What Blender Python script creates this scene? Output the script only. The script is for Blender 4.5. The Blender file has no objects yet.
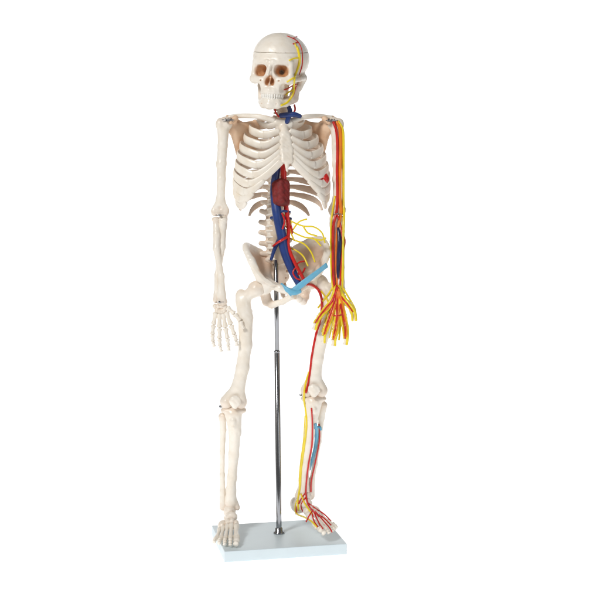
import bpy, bmesh, math, random
import numpy as np
from mathutils import Vector
from mathutils.bvhtree import BVHTree
random.seed(4)
S = 0.00174            # metres per model unit
DC = 1150.0; HOR = 200.0; HZ = 345.0
f32 = np.float32
scene = bpy.context.scene
col = scene.collection

def C(px, py, d=0.0):
    f = (DC + d) / DC
    return np.array([(px - 300) * f, d, HZ - (py - HOR) * f])

# ------------------------------------------------------------------ materials
def lin(c):
    return tuple(((v/255)/12.92 if v/255 <= .04045 else (((v/255)+.055)/1.055)**2.4) for v in c)
def mat(name, c, rough=.4, metal=0, var=.06, scale=60, bump=.05, c2=None, point=0, coat=0, tint=None):
    m = bpy.data.materials.new(name); m.use_nodes = True
    nt = m.node_tree; b = nt.nodes['Principled BSDF']
    c = lin(c)
    d = lin(c2) if c2 else tuple(v*(1-var*2) for v in c)
    tc = nt.nodes.new('ShaderNodeTexCoord')
    n = nt.nodes.new('ShaderNodeTexNoise'); n.inputs['Scale'].default_value = scale; n.inputs['Detail'].default_value = 5
    nt.links.new(tc.outputs['Object'], n.inputs['Vector'])
    r = nt.nodes.new('ShaderNodeValToRGB')
    r.color_ramp.elements[0].position = .3; r.color_ramp.elements[1].position = .62
    r.color_ramp.elements[0].color = (*d, 1); r.color_ramp.elements[1].color = (*c, 1)
    nt.links.new(n.outputs['Fac'], r.inputs['Fac'])
    out = r.outputs['Color']
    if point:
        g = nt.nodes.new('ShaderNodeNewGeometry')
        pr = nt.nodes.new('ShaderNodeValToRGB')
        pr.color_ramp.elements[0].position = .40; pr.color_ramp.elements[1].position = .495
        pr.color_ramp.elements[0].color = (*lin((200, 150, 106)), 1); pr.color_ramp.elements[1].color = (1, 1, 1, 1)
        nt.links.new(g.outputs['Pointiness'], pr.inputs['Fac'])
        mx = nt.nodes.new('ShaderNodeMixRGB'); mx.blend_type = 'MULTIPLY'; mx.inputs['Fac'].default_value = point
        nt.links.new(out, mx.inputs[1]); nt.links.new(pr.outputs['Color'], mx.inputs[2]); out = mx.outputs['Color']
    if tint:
        at = nt.nodes.new('ShaderNodeAttribute'); at.attribute_name = 'shade_wash'
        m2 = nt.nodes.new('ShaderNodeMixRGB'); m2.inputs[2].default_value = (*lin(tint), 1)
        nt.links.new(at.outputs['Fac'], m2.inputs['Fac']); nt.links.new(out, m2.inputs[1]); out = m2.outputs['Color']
    nt.links.new(out, b.inputs['Base Color'])
    b.inputs['Roughness'].default_value = rough; b.inputs['Metallic'].default_value = metal
    if coat: b.inputs['Coat Weight'].default_value = coat; b.inputs['Coat Roughness'].default_value = .15
    if bump:
        n2 = nt.nodes.new('ShaderNodeTexNoise'); n2.inputs['Scale'].default_value = scale*7; n2.inputs['Detail'].default_value = 4
        nt.links.new(tc.outputs['Object'], n2.inputs['Vector'])
        bp = nt.nodes.new('ShaderNodeBump'); bp.inputs['Strength'].default_value = bump*4; bp.inputs['Distance'].default_value = .0006
        nt.links.new(n2.outputs['Fac'], bp.inputs['Height']); nt.links.new(bp.outputs['Normal'], b.inputs['Normal'])
    return m
SHADE_WASH = (202, 150, 106)  # tan for the recess wash and for shade painted into the bone colour
M = dict(
    bone=mat('ivory_plastic', (247, 240, 229), .3, c2=(241, 231, 216), bump=.08, point=.9, tint=SHADE_WASH),
    rib=mat('rib_plastic', (247, 240, 228), .3, c2=(239, 228, 211), bump=.06, tint=SHADE_WASH),
    cartilage=mat('cartilage_plastic', (246, 239, 228), .33, c2=(238, 227, 211), bump=.05),
    tan=mat('shaded_ivory_plastic', (234, 202, 172), .5, c2=(220, 180, 146), bump=.06),  # bone in shadow: shade behind the ribs put into the colour
    disc=mat('disc_plastic', (226, 208, 186), .5, c2=(212, 188, 162)),
    tooth=mat('tooth_enamel', (250, 247, 240), .25, var=.02, coat=.3),
    red=mat('red_paint', (214, 30, 24), .33, var=.12, coat=.3),
    maroon=mat('dark_red_paint', (132, 28, 28), .6, var=.25, scale=140, bump=.2),
    blue=mat('blue_paint', (34, 62, 130), .4, var=.15, coat=.15),
    navy=mat('navy_paint', (24, 34, 84), .35, var=.15, coat=.3),
    sky=mat('light_blue_plastic', (112, 188, 222), .45, var=.08, coat=.1),
    yellow=mat('yellow_paint', (248, 222, 44), .35, var=.05, coat=.3),
    orange=mat('orange_paint', (246, 134, 28), .35, var=.08, coat=.3),
    steel=mat('chrome_steel', (156, 158, 162), .14, 1, var=.03, bump=0),
    board=mat('pale_board_laminate', (214, 227, 233), .42, var=.012, scale=25, bump=.02),
)

# ------------------------------------------------------------------ objects
def empty(name, loc):
    o = bpy.data.objects.new(name, None); col.objects.link(o); o.location = loc; o.empty_display_size = .05
    return o
stand = empty('display_stand', (-22.4*S, -.6*S, 0))
stand['label'] = 'pale white rectangular board with an upright chrome rod that holds up the skeleton'
stand['category'] = 'stand'
skel = empty('skeleton_model', (-22.4*S, -.6*S, 11*S))
skel['label'] = 'small ivory human skeleton model with red, blue and yellow vessels, mounted on the chrome rod'
skel['category'] = 'skeleton'
ALLV, ALLF = [], []; NV = 0
def obj(name, V, F, m, parent, root=None, track=True, smooth=True, label=None, shade_wash=None):
    global NV
    V = np.asarray(V, dtype=float)
    root = root or skel
    if track:
        ALLV.append(V.copy()); ALLF.extend([tuple(int(i)+NV for i in f) for f in F]); NV += len(V)
    W = V*S - np.array(root.location)
    me = bpy.data.meshes.new(name)
    me.from_pydata(W.tolist(), [], [list(map(int, f)) for f in F])
    if smooth: me.polygons.foreach_set('use_smooth', [True]*len(me.polygons))
    me.materials.append(M[m] if isinstance(m, str) else m); me.update()
    if shade_wash is not None:
        at = me.attributes.new('shade_wash', 'FLOAT', 'POINT'); at.data.foreach_set('value', np.clip(np.asarray(shade_wash, dtype=f32), 0, 1))
    o = bpy.data.objects.new(name, me); col.objects.link(o)
    if parent: o.parent = parent
    if label: o['label'] = label
    return o
def sstep(x, a, b):
    t = np.clip((x-a)/(b-a), 0, 1); return t*t*(3-2*t)

# ------------------------------------------------------------------ SDF kit
def nets(F, o, h):
    shp = F.shape
    n = [s-1 for s in shp]
    acc = np.zeros((n[0], n[1], n[2], 3), f32); cnt = np.zeros(tuple(n), f32)
    cr_all = []
    for ax in range(3):
        lo = [slice(None)]*3; hi = [slice(None)]*3
        lo[ax] = slice(0, -1); hi[ax] = slice(1, None)
        A = F[tuple(lo)]; B = F[tuple(hi)]
        cross = (A < 0) != (B < 0)
        t = np.where(cross, A/np.where(cross, A-B, 1), 0).astype(f32)
        cr_all.append((cross, A < 0))
        o1, o2 = (ax+1) % 3, (ax+2) % 3
        for da in (0, 1):
            for db in (0, 1):
                sl = [slice(None)]*3
                sl[o1] = slice(da, n[o1]+da); sl[o2] = slice(db, n[o2]+db)
                c = cross[tuple(sl)].astype(f32)
                acc[..., ax] += t[tuple(sl)]
                acc[..., o1] += da*c; acc[..., o2] += db*c; cnt += c
    mask = cnt > 0
    idx = -np.ones(mask.shape, np.int64); idx[mask] = np.arange(mask.sum())
    V = (np.argwhere(mask) + acc[mask]/cnt[mask][:, None])*h + o
    Q = []
    for ax in range(3):
        cross, neg = cr_all[ax]
        o1, o2 = (ax+1) % 3, (ax+2) % 3
        c2 = cross.copy()
        for oo in (o1, o2):
            s = [slice(None)]*3; s[oo] = slice(0, 1); c2[tuple(s)] = False
            s[oo] = slice(-1, None); c2[tuple(s)] = False
        P = np.argwhere(c2)
        if not len(P): continue
        e1 = np.zeros(3, int); e1[o1] = 1; e2 = np.zeros(3, int); e2[o2] = 1
        g = lambda q: idx[q[:, 0], q[:, 1], q[:, 2]]
        q = np.stack([g(P-e1-e2), g(P-e2), g(P), g(P-e1)], 1)
        ng = neg[P[:, 0], P[:, 1], P[:, 2]]
        q[~ng] = q[~ng][:, ::-1]
        Q.append(q)
    Q = np.concatenate(Q)
    for it in range(2):
        E = np.concatenate([Q[:, [0, 1]], Q[:, [1, 2]], Q[:, [2, 3]], Q[:, [3, 0]]])
        sm = np.stack([np.bincount(E[:, 0], V[E[:, 1], k], len(V)) for k in range(3)], 1)
        ct = np.bincount(E[:, 0], minlength=len(V))[:, None]
        V = V*.65 + .35*sm/np.maximum(ct, 1)
    return V, Q

def smin(a, b, k):
    if k <= 0: return np.minimum(a, b)
    h = np.maximum(k-np.abs(a-b), 0)/k
    return np.minimum(a, b) - h*h*k*.25
def sdc(x, y, z, a, b, ra, rb):
    a = np.asarray(a, float); b = np.asarray(b, float); ba = b-a; L = float(ba@ba)+1e-9
    t = np.clip(((x-a[0])*ba[0]+(y-a[1])*ba[1]+(z-a[2])*ba[2])/L, 0, 1)
    return np.sqrt((x-a[0]-t*ba[0])**2+(y-a[1]-t*ba[1])**2+(z-a[2]-t*ba[2])**2) - (ra+(rb-ra)*t)
def sde(x, y, z, c, r, R=None):
    x = x-c[0]; y = y-c[1]; z = z-c[2]
    if R is not None:
        x, y, z = (R[0][0]*x+R[1][0]*y+R[2][0]*z, R[0][1]*x+R[1][1]*y+R[2][1]*z, R[0][2]*x+R[1][2]*y+R[2][2]*z)
    k0 = np.sqrt((x/r[0])**2+(y/r[1])**2+(z/r[2])**2)
    k1 = np.sqrt((x/r[0]**2)**2+(y/r[1]**2)**2+(z/r[2]**2)**2)+1e-6
    return k0*(k0-1)/k1
def cone(a, b, ra, rb=None, k=2.0, op='+'):
    rb = ra if rb is None else rb
    a = np.asarray(a, float); b = np.asarray(b, float); r = max(ra, rb)
    return (op, lambda x, y, z: sdc(x, y, z, a, b, ra, rb), np.minimum(a, b)-r, np.maximum(a, b)+r, k)
def ell(c, r, k=2.0, op='+', R=None):
    c = np.asarray(c, float); r = np.asarray(r, float)
    e = r if R is None else np.ones(3)*r.max()
    return (op, lambda x, y, z: sde(x, y, z, c, r, R), c-e, c+e, k)
def fun(fn, lo, hi, k=2.0, op='+'):
    return (op, fn, np.asarray(lo, float), np.asarray(hi, float), k)
def chain(pts, rs, k=2.0, op='+'):
    return [cone(pts[i], pts[i+1], rs[i], rs[i+1], k, op) for i in range(len(pts)-1)]
def sdf(prims, h=.6, cut=None, rough=.15, rs=.55):
    lo = np.min([p[2] for p in prims if p[0] == '+'], axis=0)-2.5*h-1
    hi = np.max([p[3] for p in prims if p[0] == '+'], axis=0)+2.5*h+1
    n = np.ceil((hi-lo)/h).astype(int)+1
    F = np.full(tuple(n), 30., f32)
    ax = [(lo[i]+h*np.arange(n[i])).astype(f32) for i in range(3)]
    for op, fn, l, u, k in prims:
        m = k+2.5*h
        i0 = np.maximum(np.floor((l-m-lo)/h).astype(int), 0); i1 = np.minimum(np.ceil((u+m-lo)/h).astype(int)+1, n)
        if (i1 <= i0).any(): continue
        sl = tuple(slice(i0[i], i1[i]) for i in range(3))
        x = ax[0][sl[0]][:, None, None]; y = ax[1][sl[1]][None, :, None]; z = ax[2][sl[2]][None, None, :]
        d = fn(x, y, z)
        if op == '+': F[sl] = smin(F[sl], d, k)
        else: F[sl] = -smin(-F[sl], d, k)
    x = ax[0][:, None, None]; y = ax[1][None, :, None]; z = ax[2][None, None, :]
    if rough:
        F += rough*(np.sin(x*rs+1.3*np.sin(y*rs*.8))*np.sin(y*rs*1.1+z*rs*.5)*np.sin(z*rs*.9+x*.3)).astype(f32)
    if cut is not None: F = np.maximum(F, cut(x, y, z)).astype(f32)
    return nets(F, lo, h)

def rotm(yaw=0, roll=0, pitch=0):
    y, r, p = map(math.radians, (yaw, roll, pitch))
    Rz = np.array([[math.cos(y), -math.sin(y), 0], [math.sin(y), math.cos(y), 0], [0, 0, 1]])
    Ry = np.array([[math.cos(r), 0, math.sin(r)], [0, 1, 0], [-math.sin(r), 0, math.cos(r)]])
    Rx = np.array([[1, 0, 0], [0, math.cos(p), -math.sin(p)], [0, math.sin(p), math.cos(p)]])
    return Ry @ Rz @ Rx
def xf(V, R, o): return np.asarray(V) @ R.T + o

# ------------------------------------------------------------------ tubes
def spline(pts, n=6):
    pts = [np.asarray(p, float) for p in pts]
    if len(pts) < 3:
        return [pts[0]+(pts[1]-pts[0])*i/n for i in range(n+1)]
    P = [2*pts[0]-pts[1]]+pts+[2*pts[-1]-pts[-2]]; out = []
    for i in range(1, len(P)-2):
        a, b, c, d = P[i-1:i+3]
        for j in range(n):
            t = j/n
            out.append(.5*((2*b)+(-a+c)*t+(2*a-5*b+4*c-d)*t*t+(-a+3*b-3*c+d)*t**3))
    out.append(P[-2]); return out
def tube(path, ra, rb=None, up=None, seg=10, V=None, F=None):
    V = [] if V is None else V; F = [] if F is None else F
    path = [np.asarray(p, float) for p in path]; n = len(path)
    def g(r, i):
        if r is None: return None
        if callable(r): return r(i/(n-1))
        if hasattr(r, '__len__'):
            return float(np.interp(i/(n-1), np.linspace(0, 1, len(r)), r))
        return r
    base = len(V); prev = np.array([0.13, .31, 1.])
    for i in range(n):
        t = path[min(i+1, n-1)]-path[max(i-1, 0)]; t /= np.linalg.norm(t)+1e-9
        u0 = prev if up is None else (np.asarray(up(i/(n-1)), float) if callable(up) else np.asarray(up, float))
        w = u0-t*(u0@t)
        if np.linalg.norm(w) < 1e-4: w = np.cross(t, [1, .2, 0])
        w /= np.linalg.norm(w); s = np.cross(t, w)
        if up is None: prev = w
        A = g(ra, i); B = A if rb is None else g(rb, i)
        for j in range(seg):
            a = 2*math.pi*j/seg
            V.append(path[i]+s*A*math.cos(a)+w*B*math.sin(a))
    for i in range(n-1):
        for j in range(seg):
            a = base+i*seg+j; b = base+i*seg+(j+1) % seg
            F.append((b, a, a+seg, b+seg))
    for i, sg in ((0, -1), (n-1, 1)):
        t = path[min(i+1, n-1)]-path[max(i-1, 0)]; t /= np.linalg.norm(t)+1e-9
        V.append(path[i]+t*sg*g(ra, i)*.5); c = len(V)-1
        for j in range(seg):
            a = base+i*seg+j; b = base+i*seg+(j+1) % seg
            F.append((a, b, c) if i == 0 else (b, a, c))
    return V, F
def bone_seg(a, b, r, V, F):
    a = np.asarray(a, float); b = np.asarray(b, float)
    ts = [0, .06, .16, .3, .5, .7, .84, .94, 1]; rs = [.55, 1.12, 1.1, .82, .7, .78, 1.0, 1.05, .5]
    tube([a+(b-a)*t for t in ts], lambda s: float(np.interp(s, np.linspace(0, 1, 9), rs))*r, seg=12, V=V, F=F)

YAW = 12.0; RB = rotm(YAW)

# ================================================================== backdrop
prof = []
for y, z in [(-480, 0), (-300, 0), (300, 0), (900, 0)]: prof.append((y, z))
for i in range(1, 17):
    a = math.pi/2*i/16
    prof.append((900+400*math.sin(a), 400-400*math.cos(a)))
prof.append((1300, 1150))
V = []; F = []
for y, z in prof: V += [(-1000, y, z), (1000, y, z)]
for i in range(len(prof)-1): F.append((2*i, 2*i+1, 2*i+3, 2*i+2))
mb = bpy.data.materials.new('glowing_white_sweep'); mb.use_nodes = True; nt = mb.node_tree
b = nt.nodes['Principled BSDF']; b.inputs['Base Color'].default_value = (.9, .9, .9, 1); b.inputs['Roughness'].default_value = .9
b.inputs['Emission Color'].default_value = (1, 1, 1, 1); b.inputs['Emission Strength'].default_value = .82  # sweep glows by itself, keeping it pure white and brightening the skeleton
me = bpy.data.meshes.new('backdrop'); me.from_pydata([tuple(c*S for c in v) for v in V], [], F); me.materials.append(mb)
me.polygons.foreach_set('use_smooth', [True]*len(me.polygons))
bd = bpy.data.objects.new('backdrop', me); col.objects.link(bd); bd['kind'] = 'structure'

# ================================================================== stand
bm = bmesh.new(); bmesh.ops.create_cube(bm, size=1)
for v in bm.verts: v.co = Vector((v.co.x*120, v.co.y*90, v.co.z*10.6+5.4+.2))
bmesh.ops.bevel(bm, geom=bm.edges[:], offset=.8, segments=3, affect='EDGES', profile=.6)
Vb = np.array([v.co for v in bm.verts]); bm.verts.index_update(); Fb = [[v.index for v in f.verts] for f in bm.faces]; bm.free()
Vb = xf(Vb, rotm(12), np.array([-22.4, -.6, 0]))
obj('base_board', Vb, Fb, 'board', stand, stand, track=False, smooth=False)
r0 = C(279, 533, 3); r1 = C(276, 258, 3)
r0[2] = 10.9
L = lambda t: r0+(r1-r0)*t
V, F = tube([L(0), L(.002), L(.66)], 2.75, seg=24); obj('lower_rod', V, F, 'steel', stand, stand, track=False)
V, F = tube([L(.65), L(1.0)], 2.3, seg=24); obj('upper_rod', V, F, 'steel', stand, stand, track=False)
V, F = tube([L(.655), L(.656), L(.663), L(.664)], [2.5, 2.95, 2.95, 2.3], seg=24); obj('rod_collar', V, F, 'steel', stand, stand, track=False)
V, F = tube([L(0), L(.004), L(.008), L(.02), L(.022)], [5.6, 5.6, 3.9, 3.7, 3], seg=28); obj('rod_flange', V, F, 'steel', stand, stand, track=False)

# ================================================================== skull
def both(fn):
    return fn(-1)+fn(1)
P = [ell((0, 5, 2), (27.5, 32, 25.5), 1), ell((0, -9, -1), (23, 20, 24.5), 8), ell((0, -3, -18), (15, 18, 9), 6), ell((0, 20, -10), (17, 15, 14), 6)]
P += both(lambda s: [ell((s*29.5, -15, -9), (8.2, 11, 12), 3, '-')])
P += both(lambda s: [
    cone((s*3, -28, -4.0), (s*17.5, -22.4, -2.2), 3.4, 2.9, 2),
    cone((s*18.9, -21, -3.5), (s*19, -20.5, -18), 2.4, 3.2, 1.6),
    cone((s*10, -24, -22), (s*18.8, -20.8, -20.5), 4.4, 4.7, 2),
    cone((s*20, -18.5, -20.5), (s*24, -8, -19), 3.0, 2.0, 1.6),
    cone((s*24, -8, -19), (s*24, 4, -17), 2.0, 2.6, 2),
    cone((s*21.5, 9, -17), (s*19, 7, -28), 5, 3, 3),
    cone((s*2.2, -27, -13), (s*8, -23, -28), 2.2, 4.2, 2.5),
    cone((s*10, -10, -22), (s*10, -9, -36), 4.5, 3, 3)])
P += [ell((0, -18.5, -27), (12, 9.5, 8.5), 4), cone((0, -9, -24), (0, -8, -34), 7, 5, 3)]
P += [cone((0, -28.5, -6), (0, -33.8, -17), 2.2, 1.4, 2)]
arc = lambda rx, ry, cy, z, n, span: [(rx*math.sin(a), cy-ry*math.cos(a), z) for a in np.linspace(-span, span, n)]
P += chain(arc(9.8, 12, -15, -32, 9, 1.6), [3.2]*9, 1.8)
P += both(lambda s: [ell((s*10.9, -27, -12.2), (6.9, 10, 5.9), .8, '-', rotm(s*16, s*8)), ell((s*13.8, -27, -14.0), (4.2, 10, 3.9), .7, '-', rotm(s*16, 0)), ell((s*7.8, -27, -10.2), (3.8, 10, 3.9), .7, '-'), ell((s*13.5, -27, -9.6), (3.8, 9, 3.2), .7, '-', rotm(s*16, 0)),
    cone((s*9.5, -20, -12.5), (s*6, -10, -13), 3.4, 1.5, 2, '-'),
    ell((s*2.2, -30, -22.6), (2.5, 8, 4.2), .8, '-', rotm(0, -s*14)),
    ell((s*13.5, -23, -29.5), (3.5, 4.5, 5), 2.5, '-')])
P += [ell((0, -31.5, -20), (1.7, 4, 3.6), 1.0, '-')]
P += [cone((0, -24, -17), (0, -28.4, -26), .7, .8, .6)]
P += both(lambda s: [ell((s*9.5, -28.8, -22), (1.0, 2.6, 1.0), .8, '-'), ell((s*27, 6, -14), (2, 2, 2), 1, '-')])
RS = rotm(-18, 4, 4); OS = C(280, 60, 2)
zc = 8.0
plane = lambda x, y, z: (z-zc-.10*y)
Vs, Fs = sdf(P, .5, cut=lambda x, y, z: plane(x, y, z)+.1, rough=.15)
def skull_shade_wash(V):  # tan wash plus painted shade in eye sockets, nose and temples
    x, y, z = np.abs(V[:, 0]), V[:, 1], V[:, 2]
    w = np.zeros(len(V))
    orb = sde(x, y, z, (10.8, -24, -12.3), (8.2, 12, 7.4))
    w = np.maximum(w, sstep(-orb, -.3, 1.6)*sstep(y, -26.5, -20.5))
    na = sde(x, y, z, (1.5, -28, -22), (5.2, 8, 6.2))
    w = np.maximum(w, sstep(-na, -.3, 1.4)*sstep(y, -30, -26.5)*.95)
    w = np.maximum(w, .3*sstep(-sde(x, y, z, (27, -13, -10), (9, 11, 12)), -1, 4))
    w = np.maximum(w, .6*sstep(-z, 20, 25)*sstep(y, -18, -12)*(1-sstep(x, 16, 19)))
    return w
skull = obj('skull', xf(Vs, RS, OS), Fs, 'bone', skel, shade_wash=skull_shade_wash(Vs))
Vs, Fs = sdf(P[:2], .6, cut=lambda x, y, z: -plane(x, y, z)+.1, rough=.12)
obj('skull_cap', xf(Vs, RS, OS), Fs, 'bone', skull)
J = [ell((0, -25.2, -46), (6, 4.4, 4.2), 2.5)]
J += both(lambda s: chain([(0, -25.5, -45), (s*7, -22.5, -44.8), (s*12, -12, -42.8), (s*17.2, 0, -38.5)], [4.2, 4.1, 3.9, 4.0], 1.8))
J += chain(arc(9.2, 11.2, -14.5, -41.5, 9, 1.5), [2.9]*9, 1.5)
J += both(lambda s: [cone((s*17.4, 1, -38), (s*21.3, 4, -19), 3.2, 2.0, 2), cone((s*16, -7, -38), (s*19.3, -6, -21), 2.6, 1.6, 2), cone((s*17, -3, -38), (s*20.4, -1, -26), 2.8, 2.1, 2),
                     ell((s*21.5, 3.5, -17.8), (3.4, 2, 2), 1.5)])
J += both(lambda s: [ell((s*7.8, -28, -44.5), (1, 2, 1), .8, '-')])
Vs, Fs = sdf(J, .5, rough=.12)
obj('jaw', xf(Vs, RS, OS), Fs, 'bone', skull, shade_wash=.3*sstep(Vs[:, 1], -14, -4))
def teeth(name, rx, ry, cy, z, hgt, n, root):
    V = []; F = []
    for a in np.linspace(-1.35, 1.35, n):
        c = np.array([rx*math.sin(a), cy-ry*math.cos(a), z]); t = np.array([rx*math.cos(a), ry*math.sin(a), 0]); t /= np.linalg.norm(t)
        w = .92 if abs(a) > .25 else 1.08
        path = [c+np.array([0, 0, hgt*q]) for q in (-1, -.85, -.3, .4, .9, 1)]
        tube(path, [.6, .95, 1, .92, .7, .5], [.9*w, 1.1*w, 1.15*w, 1.05*w, .8*w, .6*w], up=t, seg=10, V=V, F=F)
    obj(name, xf(V, RS, OS), F, 'tooth', root)
teeth('upper_teeth', 11.0, 13.4, -15, -35.9, 2.1, 14, skull)
teeth('lower_teeth', 10.3, 12.8, -14.8, -39.1, -1.9, 14, skull)

# ================================================================== spine
spine_pts = [(281, 92, 13), (282, 104, 11), (283, 114, 13), (281, 135, 18), (279, 160, 20), (277, 185, 16), (276.5, 205, 10), (276, 225, 6), (277, 245, 6), (279, 262, 9)]
SP = spline([C(*p) for p in spine_pts], 24); SPz = np.array([p[2] for p in SP])
def sp_at(z):
    i = int(np.argmin(np.abs(SPz-z))); i = min(max(i, 1), len(SP)-2)
    t = SP[i-1]-SP[i+1]; return SP[i], t/np.linalg.norm(t)
V, F = tube(SP, [3.4, 4.0, 4.4, 5.0, 5.4, 5.9, 7.0, 8.0, 8.2, 7.8], seg=18)
spine = obj('spine', V, F, 'disc', skel)
VP = [ell((0, 0, 2.9), (9.8, 7.2, 1.9), 1.2), ell((0, 0, -2.9), (10, 7.4, 1.9), 1.2), ell((0, 0, 0), (8.6, 6.4, 4.2), 1.5)]
VP += both(lambda s: [cone((s*4, 5, 0), (s*6, 9, 0), 2.6, 2.6, 2), cone((s*6, 7, .5), (s*13.5, 7.5, 1.5), 3.0, 2.4, 2), cone((s*6.5, 7, 4), (s*6.5, 8, -5), 2.4, 2.2, 1.5)])
VP += [cone((-5, 9, 0), (5, 9, 0), 2, 2, 1.5), cone((0, 10, 0), (0, 21, -4), 2, 2.2, 1.5)]
VM, FM = sdf(VP, .6, rough=.2)
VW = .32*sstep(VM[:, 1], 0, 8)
def vert(z, sc, scz):
    p, t = sp_at(z)
    R = rotm(YAW); zax = t; xax = R[:, 0]-zax*(R[:, 0]@zax); xax /= np.linalg.norm(xax); yax = np.cross(zax, xax)
    R = np.stack([xax, yax, zax], 1)
    obj('vertebra', xf(VM*np.array([sc, sc*.95, scz]), R, p), FM, 'bone', spine, shade_wash=VW)
zz = lambda py: HZ-(py-HOR)
for i in range(6): vert(zz(91+i*4.6), .58, .50)
TZ = [zz(118+i*7.7) for i in range(12)]
for i in range(12): vert(TZ[i], .62+.033*i, .68+.016*i)
for i in range(5): vert(zz(212.5+i*10.6), 1.04+.02*i, 1.08)

# ================================================================== rib cage
def body(u, v, z):
    o = np.array([279.5-300, 17, 0]); a = math.radians(YAW)
    return o + np.array([u*math.cos(a)+v*math.sin(a), u*math.sin(a)-v*math.cos(a), z])
Wd = [23, 32, 38, 42.5, 45.5, 47.5, 49, 49.5, 49, 46.5, 42, 32]
Fr = [15, 22, 28, 32, 35, 37, 37, 36, 34, 31, 24, 12]
Ue = [13, 17, 20, 22, 25, 29, 34, 38, 42, 43, None, None]
Ze = [126, 136, 146.5, 157, 167, 177, 186, 194, 200.5, 206, 210, 216]
Sz = [124, 132, 139, 146, 152, 157, 161.5]
PATHS = {}
for s in (-1, 1):
    for i in range(12):
        W, fr = Wd[i], Fr[i]; bk = -13 if i < 10 else -11
        if i == 0: bk = -8
        B = (fr-bk)/2; vc = (fr+bk)/2
        ph0 = math.radians(16)
        phe = math.pi-math.asin(min(Ue[i]/W, 1)) if Ue[i] else math.radians(98 if i == 10 else 74)
        z0 = TZ[i]+1; z1 = zz(Ze[i]); pts = [np.array([s*4, -5, z0])]
        for j in range(36):
            q = j/35; ph = ph0+(phe-ph0)*q
            u = W*(math.sin(ph)**.85); v = vc-B*math.cos(ph)
            z = z0+(z1-z0)*(.12*q+.88*q**1.2) + (1.5*math.sin(q*math.pi) if i else 0)
            pts.append(np.array([s*u, v, z]))
        nr = len(pts); e = pts[-1]; cart = []
        if i < 7:
            sx = 6.5 if i == 0 else 5.2
            sv = [19, 25, 29, 32.5, 35, 36.5, 37.2][i]
            tgt = np.array([s*sx, sv, zz(Sz[i])])
        elif i < 10:
            up_ = PATHS[(s, i-1)]; k = up_[1]+int((len(up_[0])-up_[1])*(.42 if i == 7 else .36)); tgt = up_[0][k]+np.array([0, -.3, -3.2])
        if i < 10:
            n = 16
            for j in range(1, n+1):
                q = j/n; p = e*(1-q)+tgt*q
                sag = (0 if i < 2 else (1.0 + .55*max(i-2, 0)) if i < 7 else 1.5)
                cart.append(p+np.array([0, 1.6*math.sin(q*math.pi), -sag*math.sin(q*math.pi)*(1-q*.4)]))
        full = np.array(pts+cart)
        for _ in range(14):
            q = full.copy(); q[3:-1] = .25*full[2:-2]+.5*full[3:-1]+.25*full[4:]; full = q
        PATHS[(s, i)] = (full, nr)
        tall = [2.1, 3.2, 3.8, 4.0, 4.0, 3.9, 4.0, 4.1] if i else [1.8, 2.7, 3.3, 3.6]
        wide = [1.8, 1.3, 1.05, 1.05, 1.1, 1.3]
        up = (0, 0, 1) if i else (s*.6, -.25, .75)
        if i >= 10: tall = [2.0, 3.0, 3.1, 2.5, 1.2]
        V, F = tube([body(*p) for p in full[:nr]], wide, tall, up=up, seg=16)
        fr_ = np.concatenate([np.repeat(np.arange(nr)/(nr-1), 16), [0, 1]])
        obj('rib', V, F, 'rib', skel, shade_wash=.36*(1-sstep(fr_, .3, .6)) if i < 10 else .32*np.ones(len(V)))  # rear of the ribs painted tan, standing in for warm bounced light
        if i < 10:
            V, F = tube([body(*p) for p in full[nr-2:]], [1.5, 1.7, 1.7, 1.8], [4.2, 4.1, 3.7, 3.5] if i < 7 else [4.2, 3.7, 3.1, 2.4], up=(0, -.2, 1) if i else (s*.5, -.3, .8), seg=16)
            obj('rib_cartilage', V, F, 'cartilage', skel)
b3 = lambda u, v, py: body(u, v, zz(py))
SB = [ell(b3(0, 19.5, 125), (9.5, 3, 6.8), 2), cone(b3(-7, 18.5, 122.5), b3(7, 18.5, 122.5), 3.2, 3.2, 2)]
SB += chain([b3(0, 21.5, 129), b3(0, 26, 135)], [4.4, 4.0], 2)
for u in (-3.4, 0, 3.4):
    SB += chain([b3(u*.8, 26, 135), b3(u*1.15, 34.5, 151), b3(u, 37.5, 161)], [3.0, 3.1, 3.0], 2)
SB += chain([b3(0, 37.5, 162), b3(0, 37, 171)], [2.8, 1.3], 1.5)
SB += [ell(b3(0, 20, 116.4), (4, 5, 3), 2, '-')]
V, F = sdf(SB, .5, rough=.2, rs=.8); obj('breastbone', V, F, 'bone', skel)

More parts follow.
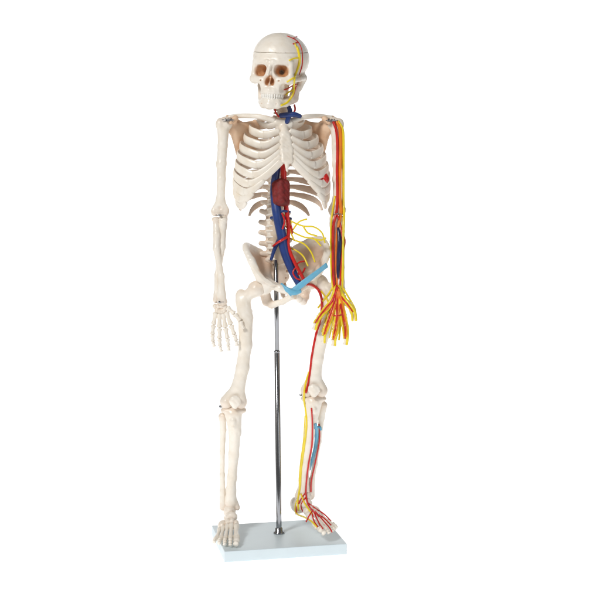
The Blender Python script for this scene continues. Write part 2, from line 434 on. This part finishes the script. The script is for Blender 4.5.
# ================================================================== shoulders
shoulder = {-1: C(223.5, 123.5, -3), 1: C(336.5, 124, 16)}
for s in (-1, 1):
    H = shoulder[s]
    acr = H+np.array([-s*5, 4, 6.8])
    st = b3(s*9, 17, 121)
    a1 = st*.68+acr*.32+np.array([0, -5, 2.6]); a2 = st*.32+acr*.68+np.array([0, 1, 2.6])
    V, F = tube(spline([st, a1, a2, acr], 8), [3.8, 3.0, 2.7, 2.8, 3.3], [3.5, 2.8, 2.5, 2.4, 2.2], up=(0, 0, 1), seg=14)
    obj('collarbone', V, F, 'bone', skel)
    g = H+np.array([-s*9, 5, -3]); sup = np.array([H[0]-s*31, H[1]+22, H[2]+3]); inf = np.array([H[0]-s*19, H[1]+23, H[2]-47])
    med = np.array([H[0]-s*36, H[1]+26, H[2]-12])
    SC = []
    for q in np.linspace(0, 1, 11):
        e = sup*(1-q)**2+2*q*(1-q)*med+inf*q*q
        SC.append(cone(g+(e-g)*.1, e, 2.6, 1.8, 3.5))
    ed = [sup*(1-q)**2+2*q*(1-q)*med+inf*q*q for q in np.linspace(0, 1, 7)]
    SC += chain(ed, [2.4]*7, 2.5)+[cone(g, inf, 3.4, 2.8, 3), ell(g+np.array([s*2, 0, 0]), (3, 5, 7), 3)]
    SC += [cone(med+np.array([s*4, 0, 4]), acr+np.array([-s*3, 8, -1]), 2, 2.8, 3), cone(acr+np.array([-s*3, 8, -1]), acr+np.array([s*1, 1, -.5]), 2.9, 2.8, 2)]
    SC += chain([g+np.array([-s*2, -3, 6]), g+np.array([-s*3, -9, 8]), g+np.array([s*1, -12, 4])], [2.8, 2.5, 2.3], 2.5)
    V, F = sdf(SC, .6, rough=.1); obj('shoulder_blade', V, F, 'tan', skel, label='ivory shoulder blade behind the ribs, its shade painted in tan')
    V = []; F = []
    hp = [H+np.array([-s*(2+k*.22), -8.3+math.cos(k*.9)*1.5, 3+math.sin(k*.9)*1.5]) for k in range(34)]
    tube(hp, .42, seg=6, V=V, F=F); tube([H+np.array([s*1, -8, 3]), H+np.array([-s*11, -8, 3])], .5, seg=8, V=V, F=F)
    obj('joint_spring', V, F, 'steel', skel)

# ================================================================== arms
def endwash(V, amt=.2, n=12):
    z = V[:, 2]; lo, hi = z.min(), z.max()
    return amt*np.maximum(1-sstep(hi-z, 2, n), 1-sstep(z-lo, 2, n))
def arm(s, H, E, Wr, crossed):
    H = np.asarray(H); E = np.asarray(E); x = np.array([1., 0, 0]); y = np.array([0, 1., 0])
    PR = [ell(H+np.array([-s*2.2, 1, 0]), (7, 7, 7.2), 1.5), ell(H+np.array([s*3, -1, -1]), (4.8, 5.7, 6.8), 1.5)]
    m = lambda t: H+(E-H)*t
    PR += chain([m(.08), m(.25), m(.45)+x*s*.6, m(.62), m(.84), m(.93)], [5.9, 4.8, 5.0, 4.3, 4.3, 4.8], 2)
    PR += [cone(m(.82), m(.96)+x*6.2, 2.4, 3, 2), cone(m(.82), m(.96)-x*6.2, 2.4, 3, 2), cone(m(.985)-x*5.2, m(.985)+x*5.2, 3.6, 3.6, 1.5),
           ell(m(.93)-y*5.5, (3, 2.6, 3), 1, '-'), cone(H-y*7.5+x*s*.5, m(.18)-y*6.0, 1.1, .8, .8, '-')]
    V, F = sdf(PR, .55, rough=.12); obj('upper_arm_bone', V, F, 'bone', skel, shade_wash=endwash(V))
    z = np.array([0, 0, 1.])
    U0 = E-x*s*3.2-z*5+y*1; R0 = E+x*s*4.0-z*6.5
    U1 = Wr-x*s*4.0+z*3; R1 = Wr+x*s*2.4+z*2
    if crossed: U1 = Wr+x*s*3.8+z*3+y*1.5; R1 = Wr-x*s*2.2+z*2-y*1.5
    mu = lambda t: U0+(U1-U0)*t; mr = lambda t: R0+(R1-R0)*t-y*3*math.sin(t*math.pi)
    bo = 1.0 if not crossed else 2.0
    ru = [4.6, 4.0, 3.3, 2.9, 2.8, 3.4] if crossed else [4.6, 4.2, 3.4, 2.9, 2.8, 3.3]
    rr = [3.2, 3.0, 3.6, 3.2, 3.0, 4.1, 4.8] if crossed else [3.2, 3, 3.7, 3.4, 3.3, 4.2, 4.8]
    PU = [ell(U0+y*4+z*4, (4.4, 3.8, 5.5), 2), ell(U0-y*3-z*1, (4.2, 3, 2.8), 2)]+chain([mu(0), mu(.1), mu(.35)-x*s*bo*.6, mu(.7)+x*s*bo*(.5 if crossed else -.2), mu(.93), mu(1)], ru, 2)
    V, F = sdf(PU, .55, rough=.1); obj('inner_forearm_bone', V, F, 'bone', skel, shade_wash=endwash(V))
    PRr = [ell(R0+z*1.5, (4.3, 4, 2.2), 1)]+chain([mr(0), mr(.09), mr(.17), mr(.35)+x*s*bo*.8, mr(.7)-x*s*bo*(.6 if crossed else -.6), mr(.92), mr(1)], rr, 2)+[ell(mr(1)-z*1, (5, 3.4, 2.6), 1.5)]
    V, F = sdf(PRr, .55, rough=.1); obj('outer_forearm_bone', V, F, 'bone', skel, shade_wash=endwash(V))
    for c in (E-z*1, Wr+z*1.5):
        V = []; F = []; tube([c-y*7.5, c-y*4], 1.1, seg=12, V=V, F=F); tube([c-x*4-y*6.0, c+x*4-y*6.0], .4, seg=8, V=V, F=F)
        obj('joint_screw', V, F, 'steel', skel)
def hand(s, Wr, fingers, d0, curl, rr):
    z = np.array([0, 0, 1.]); x = np.array([1., 0, 0])
    roots = [np.array(C(f[0][0], f[0][1], d0)) for f in fingers]
    CP = []
    for k in range(4):
        a = Wr+x*(k-1.5)*3.3-z*2.2; CP.append(ell(a, (2.3, 2.8, 2.7), .6))
    for r in roots[:]: CP.append(ell(r*.72+(Wr-z*3)*.28, (2.5, 2.8, 2.8), .6))
    V, F = sdf(CP, .4, rough=.2, rs=1.3); h = obj('wrist_bones', V, F, 'bone', skel, shade_wash=.1*np.ones(len(V)))
    for f in fingers:
        n = len(f); V = []; F = []
        pts = [C(p[0], p[1], d0-curl[i]) for i, p in enumerate(f)]
        for i in range(n-1):
            a, b = pts[i], pts[i+1]; t = (b-a)/np.linalg.norm(b-a)
            bone_seg(a+t*.25, b-t*.25, [1.95, 1.8, 1.6, 1.4][i]*rr, V, F)
        obj('finger_bones', V, F, 'bone', h)
EL = {-1: C(220, 214, -6), 1: C(337, 213, 12)}
WR = {-1: C(220, 303, -15), 1: C(338, 290, 0)}
for s in (-1, 1): arm(s, shoulder[s], EL[s], WR[s], s == -1)
FR = [[(216, 312), (213.5, 325), (212.5, 335), (213, 342), (214.5, 347)], [(219.5, 313), (219.5, 328), (219.5, 339), (220, 346.5), (221.5, 352)],
      [(223, 313), (225.5, 328), (227.5, 339), (228.5, 346), (229, 351)], [(226, 311.5), (231, 325), (234.5, 335), (236.5, 341), (237, 346)],
      [(227, 307), (234.5, 314), (240.5, 321), (243.5, 329)]]
FL = [[(333, 300), (326.5, 309), (320, 316), (316, 322.5), (314, 330)], [(335, 302), (331, 315), (326.5, 327), (324, 335), (323.5, 343)],
      [(338, 303), (337, 318), (335.5, 331), (334, 339), (333.5, 346)], [(341, 302), (343.5, 317), (345.5, 329), (346, 338), (345, 345)],
      [(342, 297), (348.5, 304), (353, 312), (354.5, 321)]]
hand(-1, WR[-1]+np.array([0, 0, -1.]), FR, -15, [0, 1, 4, 6, 6], 1.35)
hand(1, WR[1]+np.array([0, 0, -1.]), FL, -1, [0, 3, 8, 10, 9], 1.9)

# ================================================================== pelvis
RP = rotm(YAW+9, -4.5); OP = C(285, 263, 5)
pc = (0, -14, 22); pr_ = (43, 38, 47)
zt = lambda v: 21-.036*(v-4)**2
def blade(x, y, z):
    e = sde(x, y, z, pc, pr_)
    d = np.abs(e)-1.9
    d = np.maximum(d, z-(21-.036*(y-4)**2))
    d = np.maximum(d, -(y+17))
    d = np.maximum(d, 12-np.abs(x))
    d = np.maximum(d, y-22)
    return np.maximum(d, -20-z)
PP = [fun(blade, (-45, -19, -21), (45, 26, 22), 1.6)]
for s in (-1, 1):
    rim = []
    for v in np.linspace(-16, 19, 12):
        z = zt(v)
        q = 1-((v-pc[1])/pr_[1])**2-((z-pc[2])/pr_[2])**2
        rim.append((s*max(pr_[0]*math.sqrt(max(q, .02)), 14), v, z))
    PP += chain(rim, [3.4, 3.0, 2.9, 3.0, 3.2, 3.2, 3.0, 2.8, 2.8, 3, 3.2, 3.4], 1.5)
    PP += [ell((s*25, -2, -20), (9.5, 10, 9.5), 4),
           cone(rim[0], (s*31, -10, -12), 3.2, 4.5, 3), cone((s*14, 15, 0), (s*21, 2, -16), 4.8, 5, 3), cone((s*15, 19, 8), (s*15, 17, -4), 4, 4.4, 3)]
    PP += chain([(s*20, -7, -19), (s*12, -15, -24), (s*3.5, -18.5, -28)], [5, 3.6, 3.8], 2)
    PP += [cone((s*23, 4, -25), (s*20, 7, -36), 5.8, 5, 2.5), cone((s*20, 6, -37), (s*17, 2, -40), 5, 4, 2)]
    PP += chain([(s*17, 1, -40.5), (s*9, -10, -37.5), (s*3, -17, -33)], [3.6, 2.8, 3.4], 2)
    PP += [ell((s*34.5, -4, -22.5), (8.5, 8.5, 8.5), .6, '-')]
PP += [ell((0, -18, -30), (3.2, 3.4, 6), 2)]
V, F = sdf(PP, .6, rough=.14)
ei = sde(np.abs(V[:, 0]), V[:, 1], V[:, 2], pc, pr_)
pw = .55*sstep(-ei, .2, 1.6)*sstep(V[:, 2], -16, -2)*sstep(zt(V[:, 1])-V[:, 2], 2.5, 10)  # brownish shading of the hollow wings painted into the colour
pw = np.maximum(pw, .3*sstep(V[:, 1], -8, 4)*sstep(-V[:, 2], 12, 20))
pelvis = obj('pelvis', xf(V, RP, OP), F, 'bone', skel, shade_wash=pw)
SA = [ell((0, 12, 4), (17, 7, 6), 3), ell((0, 16, -5), (14, 5, 7), 4), ell((0, 18, -15), (10, 4, 7), 4), ell((0, 17, -24), (6, 3, 5), 3), ell((0, 9, 6), (8.5, 7, 2.6), 2)]
SA += chain([(0, 16, -27), (0, 13, -33), (0, 10, -36)], [3, 2.2, 1.4], 1.5)
for k, z in enumerate((-1, -9, -16, -22)):
    for s in (-1, 1): SA.append(ell((s*(7.5-k*1.1), 9+k*1.3, z), (1.8, 5, 1.5), .6, '-'))
V, F = sdf(SA, .55, rough=.2, rs=.8); obj('sacrum', xf(V, RP, OP), F, 'bone', pelvis, shade_wash=.26*np.ones(len(V)))
tp = lambda p: xf(np.array([p]), RP, OP)[0]
V, F = tube([tp((0, -21.2, -26)), tp((0, -21.8, -30)), tp((0, -21.2, -35))], [1.2, 1.6, 1.2], seg=10); obj('pubic_disc', V, F, 'disc', pelvis)

# ================================================================== legs
X = np.array([1., 0, 0]); Y = np.array([0, 1., 0]); Z = np.array([0, 0, 1.])
def leg(s, H, T, sh, K, kw, tib, ank, fib, pat):
    PR = [ell(H, (8.2, 8.2, 8.2), 1), cone(H, T, 5.4, 6.2, 3), ell(T+np.array([s*2., 2, 2.5]), (5.6, 6.4, 7.4), 2)]
    PR += chain([T-Z*3]+sh, [7.4, 7.4, 6.5, 6.4, 6.9, 8.2], 2.5)
    PR += [ell(T+np.array([-s*6, 5, -13]), (3.4, 3, 4), 1.5)]
    a = K-X*kw*.52; b = K+X*kw*.52
    PR += [cone(sh[-1], a, 6.0, 6.4, 2), cone(sh[-1], b, 6.0, 6.4, 2), ell(a+Y*1-Z*1, (6.2, 8.5, 6.8), 1), ell(b+Y*1-Z*1, (6.2, 8.5, 6.8), 1),
           cone(K-Y*9+Z*2, K-Y*8-Z*9, 1.6, 2.4, 1, '-'), cone(K+Z*-7.5-Y*9, K+Z*-8.5+Y*9, 1.6, 2.0, 1, '-')]
    V, F = sdf(PR, .6, rough=.18); obj('thigh_bone', V, F, 'bone', skel, shade_wash=endwash(V, .2, 18))
    V, F = sdf([ell(pat, (6.0, 2.8, 5.6), 1), ell(pat-Z*3, (3.6, 2.3, 5), 2)], .5, rough=.35, rs=.8); obj('kneecap', V, F, 'bone', skel)
    t0 = tib[0]+Z*2.2
    PT = [ell(t0-X*6+Y*1, (7, 7.5, 3.6), .8), ell(t0+X*6+Y*1, (7, 7.5, 3.6), .8), cone(t0-Z*4, tib[1], 8.6, 6.0, 2), ell(t0-Y*7-Z*10, (3.0, 3, 4.6), 1.4)]
    PT += chain(tib[1:], [6.0, 5.1, 4.6, 5.0, 6.3], 2.5)
    PT += [cone(tib[-1]-X*s*3.5, ank-X*s*6.5-Z*2.5, 3.6, 2.8, 1.2), cone(tib[1]-Y*7.4-X*3.4, tib[3]-Y*6.2-X*2.7, 2.1, 1.7, .8, '-'), cone(tib[1]-Y*7.4+X*4.2, tib[3]-Y*6.2+X*3.4, 2.1, 1.7, .8, '-')]
    V, F = sdf(PT, .6, rough=.16); obj('shin_bone', V, F, 'bone', skel, shade_wash=endwash(V, .2, 12))
    V, F = sdf(chain(fib, [4.0, 3.0, 2.6, 2.5, 2.8, 3.8], 2), .55, rough=.15); obj('calf_bone', V, F, 'bone', skel, shade_wash=endwash(V, .2, 12))
    c = K-Z*5
    V, F = tube([c-X*(kw*.5+7.2), c-X*(kw*.5+5)], 1.2, seg=12); obj('joint_screw', V, F, 'steel', skel)
HR = tp((-34, -4, -22.5)); HL = tp((34, -4, -22.5))
leg(-1, HR, C(243, 299, -8), [C(245.5, 318, -10), C(245.5, 345, -12), C(242.5, 368, -12), C(238, 388, -11)], C(233.5, 401.5, -9), 13.5,
    [C(233.5, 412.5, -8), C(235, 432, -6), C(233.8, 455, -2), C(232, 478, 1), C(231, 490, 3), C(230.8, 502, 4)], C(230.8, 505, 4),
    [C(222.5, 416.5, -3), C(223.2, 430, 0), C(222.3, 452, 3), C(222.3, 475, 5), C(222.6, 492, 5), C(223, 507, 5)], C(235, 401, -19.6))
leg(1, HL, C(331, 292, 9), [C(328.5, 310, 6), C(322.5, 335, 2), C(317, 358, 1), C(314.5, 377, 2)], C(314, 390, 4), 14,
    [C(313.5, 401, 5), C(311.5, 420, 7), C(308, 444, 10), C(305.2, 467, 13), C(303.8, 479, 14), C(303.8, 490, 15)], C(303.5, 494, 15),
    [C(323.5, 405, 10), C(321.5, 418, 13), C(318.7, 442, 16), C(315, 464, 17), C(312, 480, 17), C(311, 496, 17)], C(314, 389.5, -7))
def foot(A, fwd, s, pitch, sc=1.0):
    f = np.array([fwd[0], fwd[1], -math.tan(pitch)]); f /= np.linalg.norm(f)
    m = np.cross(f, Z); m /= np.linalg.norm(m); n = np.cross(m, f)
    R = np.stack([f, m, n], 1)*sc
    g = lambda l, mm, nn: R@np.array([l, mm*s, nn])+A
    Rn = np.stack([f, m, n], 1)
    FT = [ell(g(-1, 0, 22.5), (9*sc, 6.6*sc, 7.5*sc), .8, '+', Rn), ell(g(-14, -1, 9.5), (11*sc, 6.4*sc, 8.5*sc), 1.2, '+', Rn), ell(g(-4, 0, 13), (8*sc, 6.6*sc, 6*sc), 2, '+', Rn),
          ell(g(8.5, 3, 18.5), (4.8*sc, 6*sc, 5.4*sc), .7, '+', Rn), ell(g(11, -6, 10.5), (7*sc, 5*sc, 5*sc), .7, '+', Rn)]
    for mm, nn in ((8.2, 13.5), (4, 15.5), (0, 15)): FT.append(ell(g(16, mm, nn), (4.2*sc, 2.9*sc, 4*sc), .5, '+', Rn))
    V, F = sdf(FT, .5, rough=.2, rs=.9); h = obj('ankle_bones', V, F, 'bone', skel, shade_wash=.1*np.ones(len(V)))
    bs = [(18.5, 8.2, 12.5), (19, 3.8, 14.5), (18.5, 0, 13.5), (17, -4.2, 11), (15.5, -8.3, 8.5)]
    hd = [(38, 10.5, 5.4), (40.5, 4.6, 5), (39, -.6, 4.4), (36.5, -5.4, 3.9), (33.5, -10, 3.6)]
    tp_ = [[(46, 11.2, 5.2), (53, 11, 3.4)], [(46.5, 5.2, 6.2), (50, 5.4, 4.6), (53.5, 5.5, 2.7)], [(44.5, -.4, 5.6), (47.8, -.3, 4.2), (51, -.3, 2.5)],
           [(41.5, -5.8, 5), (44.5, -6, 3.8), (47.3, -6, 2.4)], [(38, -10.8, 4.4), (40.6, -11.3, 3.3), (43, -11.6, 2.3)]]
    for i in range(5):
        V = []; F = []; pts = [g(*bs[i]), g(*hd[i])]+[g(*q) for q in tp_[i]]
        rad = [3.2, 3.0, 2.8] if i == 0 else [2.4, 2.1, 1.9, 1.8]
        for j in range(len(pts)-1):
            t = (pts[j+1]-pts[j]); t /= np.linalg.norm(t)
            bone_seg(pts[j]+t*.2, pts[j+1]-t*.2, rad[j]*sc, V, F)
        obj('toe_bones', V, F, 'bone', h)
a = C(229.5, 503, 4); a[2] = 11.5
foot(a, (-.03, -1), -1, 0, .97)
a = C(303.8, 494, 15); a[2] -= 24.5
foot(a, (.56, -.83), 1, .09, .97)

# ================================================================== vessels and nerves
bvh = BVHTree.FromPolygons(np.concatenate(ALLV).tolist(), ALLF)
EYE = Vector((0, -DC, HZ))
def drape(pts, off=1.2, ref=None, lim=14, n=5):
    """lay a path on the bones: each point keeps its height and side and sits just in front of the bone under it"""
    P2 = spline([np.array([p[0], p[1], 0.]) for p in pts], n); ds = []
    for p in P2:
        dv = Vector((p[0]-300, DC, HOR-p[1])).normalized()
        hit = bvh.ray_cast(EYE, dv)
        d = hit[0].y if hit[0] is not None else None
        if d is not None and ref is not None and abs(d-ref) > lim: d = None
        ds.append(d)
    k = [i for i, d in enumerate(ds) if d is not None]
    if not k: dd = np.full(len(ds), ref or 0.)
    else: dd = np.interp(range(len(ds)), k, [ds[i] for i in k])
    for _ in range(2):
        q = dd.copy(); q[1:-1] = np.minimum(dd[1:-1], (dd[:-2]+dd[1:-1]+dd[2:])/3); dd = q
    return [C(p[0], p[1], d-off) for p, d in zip(P2, dd)]
def vessel(name, m, paths, r, parent=skel, off=None, ref=None, label=None, lim=14):
    V = []; F = []
    for q in paths:
        rr = r
        if isinstance(q, tuple): q, rr = q
        if len(q[0]) == 3: path = spline([C(*p) for p in q], 7)
        else: path = drape(q, (rr if not hasattr(rr, '__len__') else rr[0])*.45 if off is None else off, ref, lim)
        tube(path, rr, seg=10, V=V, F=F)
    return obj(name, V, F, m, parent, track=False, label=label)

vessel('main_vein', 'blue', [([(281, 150, 2), (277, 168, -1), (274.5, 190, -3), (277, 212, -8), (281, 232, -9), (285, 252, -9), (292, 270, -11), (300, 286, -15)], [3.2, 3.8, 4.4, 5.0, 5.0, 4.6, 4.2, 3.2]),
                             ([(281, 236, -6), (275, 248, -5), (271, 260, -6)], [2.4, 2.0, 1.5]),
                             ([(271, 218, -2), (279, 217, -9), (291, 219, -2)], 1.7), ([(274, 213, -4), (283, 211, -11), (290, 212, -5)], 1.3)], 3)
vessel('main_artery', 'red', [([(284, 148, 0), (283.5, 166, -4), (284, 190, -5), (286.5, 210, -7), (288.5, 228, -8), (288.5, 246, -10), (294, 261, -13), (301, 274, -15), (306, 284, -16)], [2.8, 3.2, 3.0, 2.2, 1.8, 1.8, 1.8, 1.9]),
                              ([(288.5, 236, -9), (282, 240, -14.5), (277, 243, -13), (273, 246, -8)], [1.5, 1.2, 1.0]),
                              ([(297, 268, -14), (302, 273, -12), (305, 268, -8)], 1.0), ([(296, 265, -13), (300, 262, -10), (306, 261, -6)], .9), ([(299, 272, -14), (297, 279, -13), (299, 284, -12)], .9),
                              ([(297, 266, -14), (293, 272, -16), (296, 278, -17), (301, 280, -17)], .8), ([(287, 222, -9), (291, 226, -8), (292, 234, -8)], 1.0), ([(282, 213, -14), (284.5, 221, -14.5), (282.5, 229, -15)], .9)], 3)
SH = [cone(C(280.6, 184, -8), C(281.2, 201, -11), 5.6, 5.4, 1), cone(C(276.2, 185, -7), C(277.4, 201, -10), 4.6, 4.4, 1.2), cone(C(285.2, 184, -7), C(285.4, 202, -9), 4.6, 4.4, 1.2)]
V, F = sdf(SH, .5, rough=.5, rs=.7); obj('artery_sheath', V, F, 'maroon', skel, track=False, label='dark red sleeve round the main artery below the ribs')
vessel('neck_vein', 'blue', [([(289, 107, 0), (290, 112, -4), (288, 119, -5), (285, 128, -1), (283, 142, 1), (281, 152, 1)], [2.2, 2.5, 2.4, 2.6, 3.0]),
                             ([(280, 115.5, -3), (286, 115, -6), (294, 114.5, -7), (301, 116.5, -6)], [2.4, 2.8, 2.8, 2.0])], 2)
vessel('neck_artery', 'red', [([(294.5, 105, 2), (295, 110, -4), (292, 116, -8)], 1.0), ([(275, 107, 2), (275.5, 112, -3), (279, 117, -5)], .9)], 1.2)
V, F = sdf([ell(C(324.5, 179, 4), (4.6, 6, 6.5), 1), ell(C(321, 184, 3), (4, 5, 3), 3)], .5, rough=.3); obj('spleen', V, F, 'red', skel)
vessel('lumbar_nerve', 'yellow', [[(283, 214, 2), (291, 221, -6), (303, 226, -8), (314, 227, -8), (322, 233, -8), (325, 243, -8)],
    [(285, 226, 2), (293, 232, -6), (304, 237, -8), (314, 239, -8), (321, 246, -8)], [(303, 226, -8), (308, 233, -9), (317, 236, -9)],
    [(285, 236, 2), (294, 240, -6), (304, 244, -8), (311, 252, -8), (315, 262, -10)], [(292, 231, -6), (299, 222, -8), (307, 219, -7)],
    [(286, 247, 2), (295, 250, -6), (303, 256, -8), (308, 266, -12)], [(291, 221, -6), (291, 232, -8), (294, 240, -7)], [(314, 239, -8), (321, 240, -8), (326, 238, -8)]], .85)
# flat groin bands
V, F = tube(spline([C(289, 294, -17), C(301, 285, -18), C(314, 275, -16), C(327, 265, -11)], 8), [1.0, .9, .9, 1.0], [2.8, 3.1, 3.1, 3.3], up=(.55, 0, .83), seg=14)
obj('groin_ligament', V, F, 'sky', skel, track=False, label='wide light blue band rising from the front of the pelvis to the hip')
V, F = tube(spline([C(281, 284, -13), C(287, 289.5, -17), C(294, 292.5, -18.5), C(301, 291, -17)], 8), [1.3, 1.5, 1.5, 1.2], [1.6, 2.6, 2.8, 1.8], up=(0, 0, 1), seg=14)
obj('groin_ligament', V, F, 'sky', skel, track=False)
kw = dict(ref=-16, lim=24)
vessel('scalp_nerve', 'yellow', [([(297, 47), (299, 54), (299.5, 62), (297.5, 69), (295, 76), (294, 84), (293.5, 92), (290.5, 98.5), (286.5, 103), (281, 105.5)], [1.3, 1.3, 1.1, 1.1, 1.0]), ([(299, 58), (294, 58.5), (289, 60.5)], .8), ([(295, 77), (290, 80), (287, 82)], .8), ([(296.5, 47.5), (294.5, 43)], .8), ([(293.5, 90), (289, 92), (286, 95)], .8)], .9, skull, **kw)
vessel('scalp_artery', 'red', [[(287, 36), (293, 38.5), (298, 42), (301.5, 49), (302.5, 57), (302, 66), (299, 75)], [(293, 38.5), (297, 36.5)], [(298, 42), (293, 44)], [(297, 84), (292, 86), (288, 88.5), (284, 90)], [(296, 86), (293.5, 95), (289, 100)]], .6, skull, **kw)
vessel('arm_artery', 'red', [([(333.5, 122), (336.5, 132), (337.5, 150), (337, 172), (337.5, 196), (336.5, 212), (333.5, 226), (333, 250), (333.5, 275), (335, 292)], 1.4), ([(336.5, 212), (341, 228), (342, 252), (340.5, 276), (340, 292)], .9), ([(341, 228), (345, 240), (343.5, 252)], .7)], 1.2, ref=10, lim=16)
vessel('arm_nerve', 'orange', [([(336.5, 121), (340, 130), (340.4, 150), (340, 175), (340, 198), (341, 212), (337.5, 232), (336, 255), (337, 280), (338, 290)], [1.8, 1.8, 1.8, 1.2, 1.1])], 1.5, ref=12, lim=14)
vessel('arm_nerve', 'yellow', [([(335, 196), (332.5, 212), (331, 226), (330.8, 255), (331.8, 280), (334, 292)], 1.0), ([(338, 121), (343, 132), (343.4, 165), (343.4, 200), (344, 216), (343, 240), (342.8, 268), (342, 292)], 1.4)], 1, ref=10, lim=14)
vessel('arm_vein', 'navy', [([(338, 228), (339.5, 240), (338.8, 256), (338, 270), (338, 278)], [1.2, 2.3, 2.1, 1.6, .9])], 2, ref=4, lim=16, off=2.2)
rnd = random.Random(3)
def offp(f, k, w=.7): return [(p[0]+k+rnd.uniform(-w, w), p[1]) for p in f]
vessel('hand_nerve', 'yellow', [([(339, 286)]+offp(f, 1.5), [1.7, 1.8, 1.6, 1.1]) for f in FL]+[([(336, 286)]+offp(f[:4], -1.8), [1.6, 1.5, 1.1]) for f in FL]+[([(334, 284), (330, 292), (324, 300), (318, 308)], 1.0), ([(343, 288), (349, 298), (354.5, 308), (356, 315)], 1.0), ([(330, 305), (333, 318), (331, 330), (329, 338)], 1.0), ([(339, 302), (341, 316), (340, 330), (339, 340)], 1.0)], 1, ref=-6, lim=16)
vessel('hand_nerve', 'orange', [([(337.5, 286)]+offp(f[:4], .3), [1.5, 1.4, 1.0]) for f in FL[:4]], 1, ref=-6, lim=16, off=1.3)
vessel('hand_artery', 'red', [([(337, 286)]+offp(f[:-1], -.7, .6), [1.2, 1.1, .9, .6]) for f in FL]+[([(330, 304), (336, 309), (344, 306)], .8), ([(329, 312), (336, 316), (343, 314)], .7)], .9, ref=-7, lim=14, off=2.0)
vessel('leg_artery', 'red', [([(306, 284), (313, 285.5), (319, 291), (322, 302), (320.5, 318), (316.5, 333), (313.5, 347), (311.3, 360), (310, 372), (308, 384), (306, 393)], [1.5, 1.4, 1.4, 1.1, 1.0])], 1.4, ref=-4, lim=18, off=.7)
vessel('leg_nerve', 'yellow', [([(321, 291), (328, 302), (326.5, 316), (322, 332)], .85)], .9, ref=-4, lim=18)
vessel('shin_nerve', 'yellow', [([(309, 372), (306, 382), (304.5, 390), (304, 400), (306, 412), (306.3, 428), (303.6, 450), (301, 470), (300, 486), (298, 500), (298.5, 510)], 1.1), ([(305, 416), (303.6, 440), (300.8, 460), (299.3, 478), (299.5, 490)], .65)], 1, ref=4, lim=18)
vessel('shin_vein', 'sky', [([(315.5, 424), (316.5, 434), (315.5, 446), (312.5, 458), (310, 470)], [1.4, 2.0, 1.8, 1.4, .8]), ([(315, 428), (319.5, 427), (321, 430)], 1.2)], 1.5, ref=10, lim=18, off=1)
vessel('shin_artery', 'red', [([(311.5, 408), (312.5, 425), (312, 445), (308.5, 465), (306.5, 482), (306, 494), (308, 504), (313, 511), (319, 516)], .85), ([(319, 424), (319.5, 440), (315.5, 462), (311.5, 480), (311, 492)], .75)], 1, ref=10, lim=20, off=.8)
vessel('foot_artery', 'red', [[(306, 492), (301, 499), (297, 507), (296, 514)], [(313, 510), (309, 516), (306, 522)], [(308, 503), (315, 508), (324, 514), (331, 521)], [(315, 511), (322, 519), (329, 527), (332, 532)], [(314, 512), (318, 521), (323, 529)], [(312, 513), (314, 521), (318, 527)], [(319, 515), (324, 518), (331, 525)], [(306, 497), (301, 505), (303, 512)]], .7, ref=-2, lim=30)
vessel('foot_nerve', 'yellow', [[(297, 500), (295, 508), (297, 514), (304, 517), (311, 521), (317, 527)], [(301, 494), (305, 504), (312, 514)]], .85, ref=0, lim=30)

# ================================================================== camera and light
cam = bpy.data.cameras.new('camera'); co = bpy.data.objects.new('camera', cam); col.objects.link(co)
co.location = (0, -DC*S, HZ*S); co.rotation_euler = (math.pi/2, 0, 0)
cam.sensor_width = 36; cam.lens = 36*DC/600; cam.shift_y = -100/600; cam.clip_end = 100; cam.clip_start = .05
scene.camera = co
w = bpy.data.worlds.new('World'); scene.world = w; w.use_nodes = True
w.node_tree.nodes['Background'].inputs[0].default_value = (1, .99, .97, 1); w.node_tree.nodes['Background'].inputs[1].default_value = .18
def area(name, loc, tgt, size, power, c=(1, 1, 1)):
    l = bpy.data.lights.new(name, 'AREA'); l.size = size; l.energy = power; l.color = c
    o = bpy.data.objects.new(name, l); col.objects.link(o); o.location = loc
    o.rotation_euler = (Vector(tgt)-Vector(loc)).to_track_quat('-Z', 'Y').to_euler()
area('softbox', (-1.25, -1.8, 1.95), (0, 0, .5), .55, 40, (1, .985, .96))
area('fill_softbox', (1.8, -1.8, 1.0), (0, 0, .5), 1.0, 6.5, (1, .99, .97))
scene.view_settings.view_transform = 'Standard'; scene.view_settings.look = 'None'; scene.view_settings.exposure = 0
